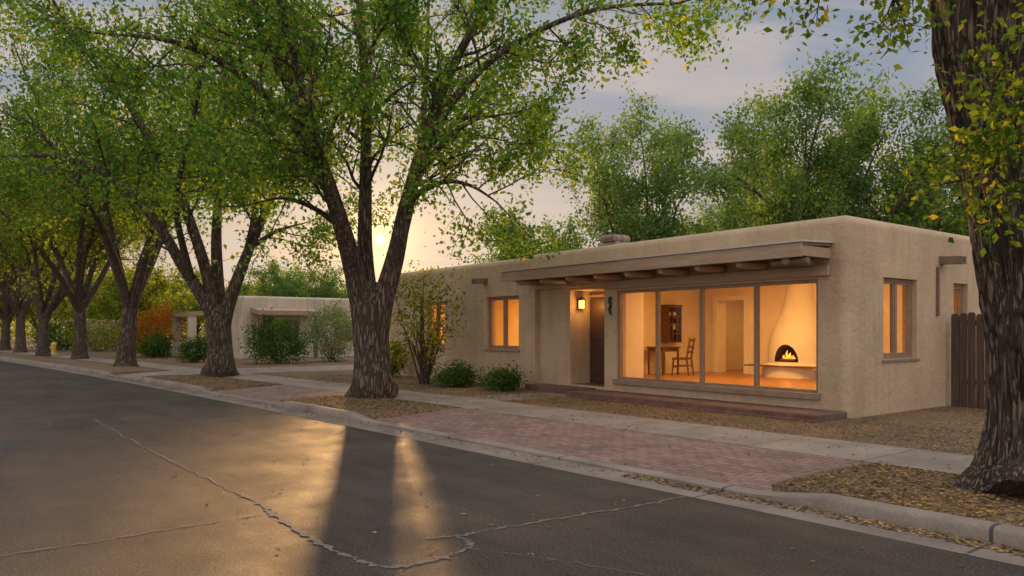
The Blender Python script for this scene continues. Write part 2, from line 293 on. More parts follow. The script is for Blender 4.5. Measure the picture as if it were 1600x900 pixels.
def make_tree(base,trunk,limbs,label,seed,mat_l,mat_b,name='street_tree',group=None,per_m=1.8,kids=5,nleaf=60,leaf=0.12,spread=0.22,blen=(1.4,2.8),start=0.3,up=0.03,sides=20,zmin=2.2,cat='tree',flare=0.5,keep=None,mx=2,slim=0.72):
    rng=np.random.default_rng(seed)
    root=empty(name,base,label,cat,group)
    mb=MB(); twigs=[]
    bz=base[2]
    def disp(an,p):
        h=p[2]-bz
        fl=flare*math.exp(-max(h,0)/0.28)*(0.55+0.45*math.cos(5*an+seed)*math.sin(2*an+1.3*seed))
        nz=mnoise.noise(Vector((math.cos(an)*1.6+seed,math.sin(an)*1.6,h*0.5)))*0.07
        if sides>30:
            nz+=(0.3-abs(mnoise.noise(Vector((math.cos(an)*8,math.sin(an)*8,h*1.1+seed)))))*0.09
        if sides>60:
            nz+=(0.3-abs(mnoise.noise(Vector((math.cos(an)*15,math.sin(an)*15,h*1.6+seed)))))*0.12
        return 1+fl+nz
    def displ(an,p): return 1+mnoise.noise(Vector((p[0]*1.5+math.cos(an)*1.2,p[1]*1.5+math.sin(an)*1.2,p[2]*0.8)))*0.08
    tp,tr=catmull([t[0] for t in trunk],[t[1] for t in trunk],16 if sides>30 else 6)
    mb.tube(tp,tr,sides,disp)
    for li,lm in enumerate(limbs):
        pts,rad=catmull([l[0] for l in lm],[l[1]*(slim+(0.12 if i==0 else 0)) for i,l in enumerate(lm)],6)
        mb.tube(pts,rad,max(10,min(20,sides//2)) if rad[0]>0.1 else 7,displ if rad[0]>0.08 else None)
        seg=[np.linalg.norm(pts[i+1]-pts[i]) for i in range(len(pts)-1)]; Lt=sum(seg)
        nb=max(3,int(Lt*per_m))
        for j in range(nb):
            t=start+(1-start)*((j+rng.uniform(0,1))/nb); s=t*Lt; i=0
            while i<len(seg)-1 and s>seg[i]: s-=seg[i]; i+=1
            q=pts[i]+(pts[i+1]-pts[i])*min(1,s/seg[i]); tg=unit(pts[i+1]-pts[i])
            pr=rng.normal(size=3); pr=unit(pr-tg*np.dot(pr,tg))
            Lb=rng.uniform(*blen)*(1.15-0.45*t)
            grow(mb,q,unit(tg*0.55+pr*0.8+np.array([0,0,0.1])),Lb,max(0.018,min(rad[min(i,len(rad)-1)]*0.45,0.05)),1,mx,rng,twigs,up,kids)
        grow(mb,pts[-1],unit(pts[-1]-pts[-2]),blen[0],max(rad[-1],0.02),1,mx,rng,twigs,up,kids)
    C=[]
    for tw in twigs:
        n=max(3,int(nleaf*rng.uniform(0.3,1.6))); t=rng.uniform(0,len(tw)-1,n) if len(tw)>1 else np.zeros(n)
        i=np.minimum(t.astype(int),max(len(tw)-2,0)); fr=(t-i)[:,None]
        b=tw[i]+(tw[np.minimum(i+1,len(tw)-1)]-tw[i])*fr
        p=b+rng.normal(0,spread,(n,3)); p[:,2]-=np.abs(rng.normal(0,spread*0.6,n)); C.append(p)
    C=np.concatenate(C); C=C[C[:,2]>zmin+rng.normal(0,0.3,len(C))]
    if keep is not None: C=C[keep(C)]
    mb.build('trunk',mat_b,root,base,smooth=60)
    leaf_mesh('crown',C,mat_l,leaf,rng,root,base)
    return root,len(C)
def pxl(lst): return [(np.array(at(a,b,D)),r) for a,b,D,r in lst]
def generic(base,seed,Ht,Rr,zf,nl,r0):
    rng=np.random.default_rng(seed+100); b=np.array(base)
    lean=rng.normal(0,0.12,2)
    top=b+np.array([lean[0],lean[1],zf])
    trunk=[(b-np.array([0,0,0.1]),r0*1.25),(b+np.array([0,0,0.25]),r0*1.05),(b+(top-b)*0.6,r0*0.92),(top+np.array([0,0,0.0]),r0*0.85),(top+np.array([0,0,0.4]),r0*0.3)]
    limbs=[]
    for k in range(nl):
        az=2*math.pi*(k+rng.uniform(-0.3,0.3))/nl; low=(k%3==0)
        h=(Ht-zf)*(rng.uniform(0.5,0.7) if low else rng.uniform(0.8,1.0)); rr=Rr*(rng.uniform(0.85,1.05) if low else rng.uniform(0.4,0.75))
        dv=np.array([math.cos(az),math.sin(az),0]); sd=np.array([-math.sin(az),math.cos(az),0])*rng.normal(0,0.5)
        L=[]
        for s,rd in ((0,0.6),(0.22,0.5),(0.5,0.34),(0.78,0.2),(1,0.07)):
            z=h*(s if not low else s*(1.6-0.6*s)); L.append((top-np.array([0,0,0.25])+dv*(rr*s**(1.25 if not low else 1.0)+0.05)+sd*s*(1-s)*3+np.array([0,0,z])+rng.normal(0,0.12,3)*s,r0*rd))
        limbs.append(L)
    return trunk,limbs
def copy_tree(root,loc,rz,sc,label,group=None,zsc=None):
    r=root.copy(); COL.objects.link(r); r.location=loc; r.rotation_euler=(0,0,rz); r.scale=(sc,sc,zsc or sc); setp(r,label,None,group)
    for ch in root.children:
        c=ch.copy(); COL.objects.link(c); c.parent=r
    return r
# ---------------------------------------------------------------- ground and road
def yk(x):
    t=max(-x,-12.0); return 6.45-0.03*t-0.0008*t*t if t>0 else 6.45-0.03*t
CUTS=[(-12.2,-4.35),(-20.4,-16.1),(-30.0,-26.6)]
def kh(x):
    h=0.13
    for a,b in CUTS:
        m=(a+b)/2; e=abs(x-m)-(b-a)/2
        h=min(h,0.04+0.09*min(1,max(0,(e+0.1)/0.7)))
    return h
XS=np.concatenate([np.arange(-150,-40,2.0),np.arange(-40,30.01,0.25)])
def struct(o): o['kind']='structure'; return o
def sheet(name,mat,xs,offs,zf,parent=None):
    V=[];Fc=[];n=len(offs)
    for x in xs:
        for q in offs: V.append((x,yk(x)+q,zf(x,q)))
    for i in range(len(xs)-1):
        for j in range(n-1): Fc.append((i*n+j,(i+1)*n+j,(i+1)*n+j+1,i*n+j+1))
    return MB().add(V,Fc).build(name,mat,parent,smooth=40)
g=MB(); g.add([(-900,-900,-0.06),(900,-900,-0.06),(900,900,-0.06),(-900,900,-0.06)],[(0,1,2,3)]); struct(g.build('ground',M['lawn']))
road=struct(sheet('road',M['asphalt'],XS,[-14,-10,-6,-3,-0.45],lambda x,q:0.0))
struct(sheet('gutter',M['gutter'],XS,[-0.455,-0.2,0.0],lambda x,q:0.004 if q>-0.3 else 0.002))
kp=[(0,-0.03),(0.0,0.7),(0.02,0.93),(0.05,1.0),(0.17,1.0),(0.18,-0.5)]
V=[];Fc=[]
for x in XS:
    h=kh(x)
    for q,z in kp: V.append((x,yk(x)+q,z*h+0.001))
n=len(kp)
for i in range(len(XS)-1):
    for j in range(n-1): Fc.append((i*n+j,(i+1)*n+j,(i+1)*n+j+1,i*n+j+1))
struct(MB().add(V,Fc).build('kerb',M['kerb'],smooth=40))
SW0,SW1=2.1,3.5
lawnoffs=[SW0,2.9,SW1,4.2,5,6,8,11,15,20,30,50,90,140]
struct(sheet('yard',M['litter'],XS,lawnoffs,lambda x,q:YG))
def pz(x,q):
    s=max(0,min(1,(q-0.15)/0.3))*max(0,min(1,(SW0-q)/0.3)); return YG-0.004+s*(0.03+0.025*mnoise.noise(Vector((x*0.9,q*1.5,7))))
edges=[-150]+[e for c in sorted(CUTS) for e in c]+[30]
for a,b in zip(edges[0::2],edges[1::2]):
    xs=np.linspace(a,b,max(6,int((b-a)/0.4)))
    o=sheet('parkway',M['litter'],xs,[0.175,0.3,0.6,1.0,1.4,1.8,2.0,SW0],pz)
    bm=bmesh.new(); bm.from_mesh(o.data)
    be=[e for e in bm.edges if e.is_boundary]; r=bmesh.ops.extrude_edge_only(bm,edges=be)
    for v in r['geom']:
        if isinstance(v,bmesh.types.BMVert): v.co.z-=0.16
    bm.to_mesh(o.data); bm.free(); struct(o)
for (a,b),mt in zip(CUTS,('brickpave','brickpave','concrete')):
    xs=np.linspace(a-0.003,b+0.003,30)
    struct(sheet('driveway_apron',M[mt],xs,[0.172,1.2,SW0+0.002],lambda x,q:0.038+(YG+0.006-0.038)*(q-0.17)/(SW0-0.17)))
struct(sheet('sidewalk',M['concrete'],XS,[SW0,SW1],lambda x,q:YG+0.009))
def flat(name,mat,pts,z):
    return struct(MB().add([(p[0],p[1],z) for p in pts],[tuple(range(len(pts)))]).build(name,mat))
flat('path',M['concrete'],[(-14.35,9.15),(-12.95,9.3),(-12.75,11.0),(-12.7,11.75),(-14.0,11.75),(-14.15,10.8)],YG+0.005)
flat('driveway',M['concrete'],[(-30.1,8.1),(-26.5,8.4),(-26.3,14.3),(-26.6,26),(-30.3,26),(-30.3,14.3)],YG+0.005)
rng=np.random.default_rng(5)
def crack(pts,w):
    P=[np.array(gnd(a,b)) for a,b in pts]; Q,_=catmull(P,[1]*len(P),14); V=[];Fc=[]
    for i,p in enumerate(Q):
        t=Q[min(i+1,len(Q)-1)]-Q[max(i-1,0)]; nrm=unit(np.array([-t[1],t[0],0])); c=p+nrm*rng.normal(0,0.016)
        ww=w*rng.uniform(0.2,1.5)*(0.3 if i in (0,len(Q)-1) else 1)
        V+= [(c[0]+nrm[0]*ww,c[1]+nrm[1]*ww,0.0045),(c[0]-nrm[0]*ww,c[1]-nrm[1]*ww,0.0045)]
    for i in range(len(Q)-1): Fc.append((2*i,2*i+1,2*i+3,2*i+2))
    MB().add(V,Fc).build('crack',M['crack'],road)
crack([(365,768),(410,788),(430,808),(500,848),(560,876),(612,887),(680,874),(730,858),(733,847),(712,838)],0.026)
crack([(665,842),(712,838),(780,826),(900,806),(1000,790),(1075,775)],0.018)
crack([(-60,878),(100,854),(250,830),(418,803)],0.010)
crack([(145,655),(250,712),(370,770)],0.012)
crack([(250,697),(420,684),(560,673)],0.012)
crack([(560,700),(720,704),(860,728)],0.006)
crack([(733,858),(900,880),(1060,910)],0.006)
# ---------------------------------------------------------------- the house
HB=(-15.0,12.3,YG)
house=empty('adobe_house',HB,'tan stucco flat-roofed adobe house with lit picture window and timber porch roof','house')
def rbox(x0,x1,y0,y1,z0,z1,off,name,mat,parent,origin):
    o=MB().box(x0,x1,y0,y1,z0,z1).build(name,mat)
    bm=bmesh.new(); bm.from_mesh(o.data)
    ed=[e for e in bm.edges if not all(v.co.z<z0+0.01 for v in e.verts)]
    bmesh.ops.bevel(bm,geom=ed,offset=off,segments=5,profile=0.5,affect='EDGES'); bm.to_mesh(o.data); bm.free(); return o
XR=-6.78; XL=-23.2; YF=12.3
wall=rbox(-15.5,XR,YF,20.4,0.02,3.60,0.17,'wall',M['stucco'],None,HB)
w2=rbox(XL,-15.28,YF+0.01,18.6,0.02,3.55,0.17,'wall_b',M['stucco'],None,HB)
tmp=MB(); tmp.v=[tuple(v.co) for v in w2.data.vertices]; tmp.f=[tuple(p.vertices) for p in w2.data.polygons]
bpy.data.objects.remove(w2); boolean(wall,tmp,'UNION')
def cut(*a): boolean(wall,MB().box(*a))
cut(-15.15,XR-0.38,YF+0.38,20.0,3.2,4.2)
cut(XL+0.38,-15.7,YF+0.39,18.2,3.2,4.2)
cut(-14.3,-7.05,13.4,17.6,0.42,2.85)
cut(-12.48,-7.05,12.6,13.45,0.42,2.85)
cut(-22.8,-15.6,12.62,16.2,0.42,2.85)
cut(-13.55,-12.65,17.5,18.0,0.42,2.45); cut(-14.3,-9.5,17.95,19.9,0.42,2.8)
cut(-15.22,-12.67,YF-1,YF+0.14,0.30,2.66)
cut(-14.02,-12.67,YF-1,13.15,0.30,2.60)
PW=(-12.28,-7.34,0.50,2.52)
cut(PW[0],PW[1],YF-1,12.8,PW[2],PW[3])
FW=[(-17.40,-15.92,1.10,2.55),(-20.7,-19.6,1.10,2.50)]
for x0,x1,z0,z1 in FW: cut(x0,x1,YF-1,12.9,z0,z1)
SWN=[(13.48,14.74,1.10,2.57),(16.3,16.95,1.10,2.57)]
for y0,y1,z0,z1 in SWN: cut(-7.4,XR+1,y0,y1,z0,z1)
me=wall.data; me.materials.append(M['plaster'])
for p in me.polygons:
    c=p.center
    if (-14.35<c.x<-7.0 and 12.58<c.y<19.95 and 0.4<c.z<2.9 and not (c.x<-12.6 and c.y<13.3)) or (-22.85<c.x<-15.55 and 12.61<c.y<16.3 and 0.4<c.z<2.9): p.material_index=1
me.transform(Matrix.Translation(-Vector(HB))); wall.parent=house
me.polygons.foreach_set('use_smooth',[True]*len(me.polygons)); me.set_sharp_from_angle(angle=R(40))
wn=wall.modifiers.new('wn','WEIGHTED_NORMAL'); wn.keep_sharp=True
def hb(mb,name,mat,parent=house,**k): return mb.build(name,mat,parent,HB,**k)
hb(MB().box(-14.28,-7.07,13.42,19.88,0.40,0.426).box(-12.46,-7.07,12.62,13.41,0.40,0.425),'floor',M['floor'])
hb(MB().box(-15.1,XR-0.4,YF+0.4,19.98,3.19,3.23).box(XL+0.4,-15.72,YF+0.41,18.18,3.19,3.225),'roof',M['roof'])
def window(name,loc,rz,w,h,parts,fw,sill=True,label=None):
    o=MB(); d=0.09
    o.box(0,w,0,d,0,fw).box(0,w,0,d,h-fw,h).box(0,fw,0,d,fw,h-fw).box(w-fw,w,0,d,fw,h-fw)
    for p in parts[1:-1]: o.box(p*w-fw*0.6,p*w+fw*0.6,0,d,fw,h-fw)
    f=o.build(name,M['frame'],house,bevel=0.006); f.location=Vector(loc)-Vector(HB); f.rotation_euler=(0,0,rz)
    if label: f['label']=label
    for a,b in zip(parts[:-1],parts[1:]):
        xa=fw if a==0 else a*w+fw*0.6; xb=w-fw if b==1 else b*w-fw*0.6
        x0,x1,z0,z1=xa-0.004,xb+0.004,fw-0.004,h-fw+0.004
        MB().add([(x0,0.05,z0),(x1,0.05,z0),(x1,0.05,z1),(x0,0.05,z1)],[(0,1,2,3)]).build('pane',M['glass'],f)
        if sill:
            s=MB(); q=0.045
            s.box(xa+0.003,xb-0.003,0.015,0.07,fw+0.003,fw+q).box(xa+0.003,xb-0.003,0.015,0.07,h-fw-q,h-fw-0.003).box(xa+0.003,xa+q,0.015,0.07,fw+q,h-fw-q).box(xb-q,xb-0.003,0.015,0.07,fw+q,h-fw-q)
            s.build('sash',M['frame'],f)
    if sill: MB().box(-0.06,w+0.06,-0.12,0.0,-0.06,-0.003).build('sill',M['frame'],f,bevel=0.01)
    return f
pw=window('picture_window',(PW[0],YF+0.05,PW[2]),0,PW[1]-PW[0],PW[3]-PW[2],[0,0.235,0.475,0.735,1],0.065,False,'wide four pane picture window')
MB().box(-0.05,PW[1]-PW[0]+0.05,-0.13,-0.003,-0.1,0.012).build('sill',M['frame'],pw,bevel=0.01)
for x0,x1,z0,z1 in FW: window('window',(x0,YF+0.09,z0),0,x1-x0,z1-z0,[0,0.5,1],0.055)
for y0,y1,z0,z1 in SWN: window('window',(XR-0.09,y0,z0),R(90),y1-y0,z1-z0,[0,0.5,1] if y1-y0>1 else [0,1],0.055)
# porch roof
XA,XB=-15.35,XR-0.30
pr=hb(MB().prism([(YF-0.92,3.03),(YF-0.003,3.07),(YF-0.003,3.12),(YF-0.92,3.08)],XA,XB,'x'),'porch_roof',M['soffit'])
hb(MB().box(XA-0.03,XB+0.02,YF-0.97,YF-0.923,2.835,3.075),'fascia',M['fascia'],pr,bevel=0.01)
hb(MB().prism([(YF-1.0,3.079),(YF-0.01,3.122),(YF-0.01,3.152),(YF-1.0,3.112)],XA-0.05,XB+0.04,'x'),'roof_edge',M['metal'],pr)
for xx in (XA,XB-0.06): hb(MB().box(xx,xx+0.058,YF-0.92,YF-0.03,2.86,3.029),'end_board',M['fascia'],pr)
hb(MB().box(-12.6,-7.1,YF-0.09,YF-0.004,2.56,2.74),'header_beam',M['fascia'],pr,bevel=0.015)
for i in range(9):
    x=-14.9+i*0.93
    hb(MB().tube([(x,YF+0.05,2.82),(x,YF-0.35,2.82),(x,YF-0.80,2.81),(x,YF-0.83,2.81)],[0.075,0.075,0.075,0.06],14),'roof_beam',M['fascia'],pr,smooth=40)
hb(MB().tube([(-7.75,YF-0.72,2.785),(-7.5,YF-0.72,2.785),(XB-0.03,YF-0.72,2.785),(XB,YF-0.72,2.785)],[0.07,0.07,0.07,0.055],16),'log_beam',M['wood'],pr,smooth=40)
# steps
hb(MB().box(-12.9,XR-0.02,YF-0.92,YF-0.003,0.02,0.24),'brick_step',M['brickstep'],bevel=0.02)
hb(MB().box(-12.95,XR+0.0,YF-0.98,YF-0.925,0.02,0.16),'step_edging',M['brickstep'],bevel=0.02)
hb(MB().box(-15.0,-12.96,YF-0.5,YF+0.135,0.02,0.27).box(-14.0,-12.69,YF+0.137,13.13,0.1,0.302),'entry_step',M['brickstep'],bevel=0.01)
dr=hb(MB().box(-13.98,-12.98,13.06,13.12,0.31,2.42),'door',M['darkwood'],bevel=0.01)
hb(MB().box(-13.86,-13.55,13.045,13.058,0.5,1.2).box(-13.42,-13.1,13.045,13.058,0.5,1.2).box(-13.86,-13.1,13.045,13.058,1.4,2.25),'panel',M['darkwood'],dr,bevel=0.008)
hb(MB().tube([(-13.08,13.05,1.3),(-13.08,12.99,1.3)],[0.012,0.012],8).tube([(-13.08,12.99,1.33),(-13.08,12.99,1.18)],[0.014,0.014],8),'handle',M['iron'],dr)
hb(MB().box(-12.97,-12.69,13.04,13.13,0.31,2.5).box(-14.0,-12.97,13.04,13.13,2.44,2.5),'door_frame',M['frame'],dr)
LX,LY,LZ=-14.02,12.72,2.27
ln=hb(MB().box(LX,LX+0.03,LY-0.05,LY+0.05,LZ-0.1,LZ+0.12).box(LX+0.03,LX+0.10,LY-0.012,LY+0.012,LZ+0.10,LZ+0.12).prism([(LY-0.085,LZ+0.09),(LY+0.085,LZ+0.09),(LY,LZ+0.17)],LX+0.04,LX+0.18,'x').box(LX+0.05,LX+0.17,LY-0.07,LY+0.07,LZ-0.13,LZ-0.11)
  .box(LX+0.156,LX+0.17,LY-0.066,LY-0.05,LZ-0.11,LZ+0.09).box(LX+0.156,LX+0.17,LY+0.05,LY+0.066,LZ-0.11,LZ+0.09).box(LX+0.05,LX+0.064,LY-0.066,LY-0.05,LZ-0.11,LZ+0.09).box(LX+0.161,LX+0.167,LY-0.05,LY+0.05,LZ-0.015,LZ-0.003),'wall_lantern',M['iron'])
hb(MB().box(LX+0.066,LX+0.155,LY-0.049,LY+0.049,LZ-0.108,LZ+0.088),'lantern_glass',M['lampglass'],ln)
orn=MB()
for k in range(4):
    zz=2.34-k*0.1; orn.tube([(-12.47,YF-0.004,zz),(-12.47,YF-0.03,zz),(-12.47,YF-0.045,zz)],[0.055-0.004*k,0.05-0.004*k,0.02],8)
    orn.tube([(-12.5+0.06*(k%2),YF-0.01,zz-0.05),(-12.5+0.06*(k%2),YF-0.04,zz-0.05)],[0.03,0.02],6)
hb(orn,'wall_ornament',M['iron'],smooth=40)
def spout(p,d,L,name='roof_spout'):
    p=Vector(p); d=Vector(d); s=Vector((-d.y,d.x,0)); m=MB()
    for (u0,u1,z0,z1) in ((-0.1,0.1,0,0.035),(-0.1,-0.06,0.035,0.15),(0.06,0.1,0.035,0.15)):
        V=[]
        for l in (-0.05,L):
            for u,z in ((u0,z0),(u1,z0),(u1,z1),(u0,z1)):
                q=p+d*l+s*u; V.append((q.x,q.y,q.z+z-0.06*max(l,0)))
        m.add(V,[(3,2,1,0),(4,5,6,7),(0,1,5,4),(1,2,6,5),(2,3,7,6),(3,0,4,7)])
    return hb(m,name,M['wood'])
spout((XR,15.75,2.92),(1,0,0),0.42); spout((-17.45,YF,2.93),(0,-1,0),0.4)
hb(MB().box(XR,XR+0.05,15.52,15.58,1.9,2.85),'downpipe',M['wood'])
cm=MB()
for (x0,x1,z0,z1) in ((-16.5,-15.55,3.2,3.95),(-16.46,-15.6,3.95,4.2),(-16.38,-15.7,4.2,4.42)):
    cm.box(x0,x1,15.65,16.35,z0,z1-0.002)
co_=hb(cm,'chimney',M['chimney'],bevel=0.09)
# kiva fireplace
fc=(-11.0,17.62)
fp=MB(); prof=[(0.40,1.0),(0.72,1.0),(0.78,0.82),(1.0,0.82),(1.3,0.80),(1.55,0.74),(1.75,0.65),(1.95,0.55),(2.2,0.46),(2.5,0.39),(2.86,0.35)]
V=[];Fc=[];ns=32
for z,r in prof:
    for k in range(ns+1):
        a=math.pi+math.pi*k/ns; V.append((fc[0]+r*math.cos(a),fc[1]+r*math.sin(a)*0.8,z))
for i in range(len(prof)-1):
    for k in range(ns):
        q=i*(ns+1)+k; Fc.append((q,q+1,q+ns+2,q+ns+1))
Fc.append(tuple(range(ns+1))[::-1]); Fc.append(tuple(range((len(prof)-1)*(ns+1),len(prof)*(ns+1))))
for i in range(len(prof)-1): Fc.append((i*(ns+1),(i+1)*(ns+1),(i+1)*(ns+1)+ns,i*(ns+1)+ns))
fpo=fp.add(V,Fc).build('fireplace',M['whiteplaster'],recalc=True)
arch=[(fc[0]+0.34*math.cos(a)-0.02,0.82+(0.44*math.sin(a))) for a in [math.pi*k/24 for k in range(25)]]
boolean(fpo,MB().prism([(p[0],p[1]) for p in arch],fc[1]-1.2,fc[1]-0.12,'y'))
fpo.data.materials.append(M['soot'])
fpo.data.polygons.foreach_set('use_smooth',[True]*len(fpo.data.polygons)); fpo.data.set_sharp_from_angle(angle=R(35))
for p in fpo.data.polygons:
    c=p.center
    if abs(c.x-fc[0]+0.02)<0.36 and 0.81<c.z<1.28 and c.y<fc[1]-0.05 and (abs(p.normal.y)<0.08 or c.y>fc[1]-0.2): p.material_index=1; p.use_smooth=False
    if p.normal.y<-0.3 and c.y<fc[1]-0.3: p.use_smooth=False if abs(c.x-fc[0])<0.45 and c.z<1.35 else True
fpo.data.transform(Matrix.Translation(-Vector(HB))); fpo.parent=house
lg=MB()
for k in range(3): lg.tube([(fc[0]-0.22,fc[1]-0.55+0.09*k,0.86+0.02*(k%2)),(fc[0]+0.2,fc[1]-0.51+0.06*k,0.87)],[0.045,0.04],8)
hb(lg,'log',M['darkwood'],fpo)
for k,(dx,h) in enumerate(((-0.15,0.13),(-0.06,0.24),(0.03,0.19),(0.12,0.13))):
    hb(MB().tube([(fc[0]+dx,fc[1]-0.5,0.87),(fc[0]+dx+0.015,fc[1]-0.5,0.87+h*0.35),(fc[0]+dx-0.015,fc[1]-0.5,0.87+h*0.7),(fc[0]+dx+0.01,fc[1]-0.5,0.87+h)],[0.03,0.042,0.022,0.003],8),'flame',M['flame'],fpo,smooth=60)
hb(MB().box(-10.15,-7.4,17.0,17.59,0.428,0.78),'bench_ledge',M['whiteplaster'],bevel=0.05)
hb(MB().box(-10.15,-7.42,16.98,17.58,0.783,0.82).prism([(fc[0]-1.06,16.72),(fc[0]+1.06,16.72),(fc[0]+1.06,17.0),(fc[0]-1.06,17.0)],0.70,0.735,'z'),'hearth_edge',M['brickstep'],bevel=0.01)
hb(MB().box(-13.68,-13.55,17.53,17.597,0.43,2.57).box(-12.65,-12.52,17.53,17.597,0.43,2.57).box(-13.55,-12.65,17.53,17.597,2.45,2.57),'doorway_trim',M['whiteplaster'])
# furniture
ch=empty('wooden_chair',(-13.25,15.7,0.427),'brown wooden slat back chair behind the picture window','chair')
def cb(mb,n): return mb.build(n,M['furniture'],ch,bevel=0.006)
cb(MB().box(-0.21,0.21,-0.2,0.2,0.42,0.47),'seat')
for sx,sy in ((-1,-1),(1,-1)): cb(MB().tube([(0.17*sx,0.17*sy,0.43),(0.2*sx,0.2*sy,0)],[0.028,0.022],8),'leg')
for sx in (-1,1): cb(MB().tube([(0.18*sx,0.25,0),(0.18*sx,0.19,0.45),(0.18*sx,0.28,1.0)],[0.022,0.028,0.022],8),'leg')
bk=MB()
for z in (0.62,0.76,0.93): bk.box(-0.165,0.165,0.21+0.08*(z-0.5)/0.5,0.24+0.08*(z-0.5)/0.5,z-0.035,z+0.04)
cb(bk,'backrest'); cb(MB().box(-0.17,0.17,-0.2,-0.18,0.2,0.23).box(-0.2,-0.18,-0.17,0.18,0.24,0.27).box(0.18,0.2,-0.17,0.18,0.24,0.27),'stretcher')
ch.rotation_euler=(0,0,R(-70))
tb=empty('writing_table',(-13.85,15.65,0.427),'brown wooden table beside the slat back chair indoors','table')
MB().box(-0.3,0.3,-0.36,0.36,0.71,0.75).build('tabletop',M['furniture'],tb,bevel=0.008)
MB().box(-0.26,0.26,-0.32,0.32,0.62,0.709).build('apron',M['furniture'],tb)
for sx in (-1,1):
    for sy in (-1,1): MB().tube([(0.25*sx,0.3*sy,0.709),(0.25*sx,0.3*sy,0)],[0.032,0.024],8).build('leg',M['furniture'],tb)
HUL=(-14.1,16.3,0.427+0.85)
hu=empty('wall_shelf',HUL,'brown slim glazed shelf cabinet hung on the indoor wall above the table','cabinet')
MB().box(-0.19,-0.17,-0.28,0.28,0.0,1.0).box(-0.17,0.08,-0.28,-0.25,0,1.0).box(-0.17,0.08,0.25,0.28,0,1.0).box(-0.19,0.1,-0.31,0.31,1.003,1.05).box(-0.17,0.08,-0.25,0.25,0,0.03).build('cabinet_body',M['furniture'],hu)
for z in (0.34,0.67): MB().box(-0.16,0.06,-0.25,0.25,z,z+0.025).build('shelf',M['furniture'],hu)
d=MB()
for z in (0.0,0.24,0.48,0.72,0.97): d.box(0.085,0.105,-0.27,0.27,z,z+0.03)
for y in (-0.27,-0.10,0.075,0.245): d.box(0.086,0.106,y,y+0.025,0.0,1.0)
d.build('door',M['furniture'],hu)
for k,(y,z) in enumerate(((-0.15,0.366),(0.1,0.366),(-0.12,0.696),(0.12,0.696))):
    o=MB().tube([(-0.05,y,z),(-0.05,y,z+0.03),(-0.05,y,z+0.1),(-0.05,y,z+0.16)],[0.04,0.065,0.07,0.05],12).build('jar',M['whiteplaster'],None,smooth=50)
    o.location=hu.location; setp(o,'small pale jar kept inside the indoor wall cabinet','jar','jars in the wall cabinet')
# fence
FO=(-6.7,15.9,YG)
fe=empty('wooden_fence',FO,'dark vertical board fence to the right of the tan house','fence')
for k in range(44):
    x=-6.66+k*0.15; h=1.84+random.uniform(-0.03,0.03)
    MB().prism([(x,YG-0.05),(x+0.135,YG-0.05),(x+0.135,h+YG-0.04),(x+0.105,h+YG),(x+0.03,h+YG),(x,h+YG-0.04)],15.9+random.uniform(-0.004,0.004),15.922,'y').build('board',M['fence'],fe,FO)
for z in (0.45,1.6): MB().box(-6.66,-0.1,15.93,15.98,YG+z,YG+z+0.09).build('rail',M['fence'],fe,FO)
for k in range(4): MB().box(-6.6+k*2.1,-6.51+k*2.1,15.985,16.07,YG-0.05,YG+1.75).build('post',M['fence'],fe,FO)
# ---------------------------------------------------------------- neighbour house (its right-hand side wall faces us)
NB=(-44,18,YG); NX=-40.5
nh=empty('neighbor_house',NB,'pale stucco flat-roofed house behind shrubs beyond the second tree','house')
def nbld(mb,n,m,p=nh,**k): return mb.build(n,M[m],p,NB,**k)
w=rbox(-47.4,NX,12.8,24,0.0,3.45,0.14,'wall',M['stucco2'],None,NB)
for y0,y1,z0,z1 in ((13.7,14.6,0.25,2.35),(15.0,16.0,1.0,2.2),(18.0,19.4,1.0,2.2)): boolean(w,MB().box(NX-0.25,NX+1,y0,y1,z0,z1))
boolean(w,MB().box(-44.0,-42.6,12,13.05,1.0,2.2))
w.data.transform(Matrix.Translation(-Vector(NB))); w.parent=nh; w.data.polygons.foreach_set('use_smooth',[True]*len(w.data.polygons)); w.data.set_sharp_from_angle(angle=R(40)); w.modifiers.new('wn','WEIGHTED_NORMAL').keep_sharp=True
for y0,y1 in ((15.0,16.0),(18.0,19.4)):
    f=nbld(MB().box(NX-0.16,NX-0.1,y0,y1,1.0,1.07).box(NX-0.16,NX-0.1,y0,y1,2.13,2.2).box(NX-0.16,NX-0.1,y0,y0+0.07,1.07,2.13).box(NX-0.16,NX-0.1,y1-0.07,y1,1.07,2.13).box(NX-0.16,NX-0.1,(y0+y1)/2-0.03,(y0+y1)/2+0.03,1.07,2.13),'window','frame')
    nbld(MB().box(NX-0.2,NX-0.17,y0,y1,1.0,2.2),'pane','darkglass',f)
for x0,x1 in ((-44.0,-42.6),):
    f=nbld(MB().box(x0,x1,12.9,12.96,1.0,1.07).box(x0,x1,12.9,12.96,2.13,2.2).box(x0,x0+0.07,12.9,12.96,1.07,2.13).box(x1-0.07,x1,12.9,12.96,1.07,2.13),'window','frame')
    nbld(MB().box(x0,x1,12.97,12.99,1.0,2.2),'pane','darkglass',f)
nbld(MB().box(NX-0.2,NX-0.14,13.7,14.6,0.25,2.35),'door','darkwood')
pp=nbld(MB().prism([(NX+0.003,2.58),(NX+1.3,2.42),(NX+1.3,2.66),(NX+0.003,2.84)],13.3,16.6,'y'),'porch_roof','fascia')
for y in (13.45,16.45): nbld(MB().tube([(NX+1.15,y,YG),(NX+1.15,y,2.43)],[0.12,0.11],10),'porch_post','wood',pp)
p2=nbld(MB().prism([(10.9,2.38),(12.797,2.53),(12.797,2.78),(10.9,2.63)],-47.2,-43.4,'x'),'front_porch_roof','fascia')
for x in (-46.95,-43.65): nbld(MB().box(x-0.2,x+0.2,10.95,11.35,YG,2.4),'porch_pier','stucco2',p2,bevel=0.04)
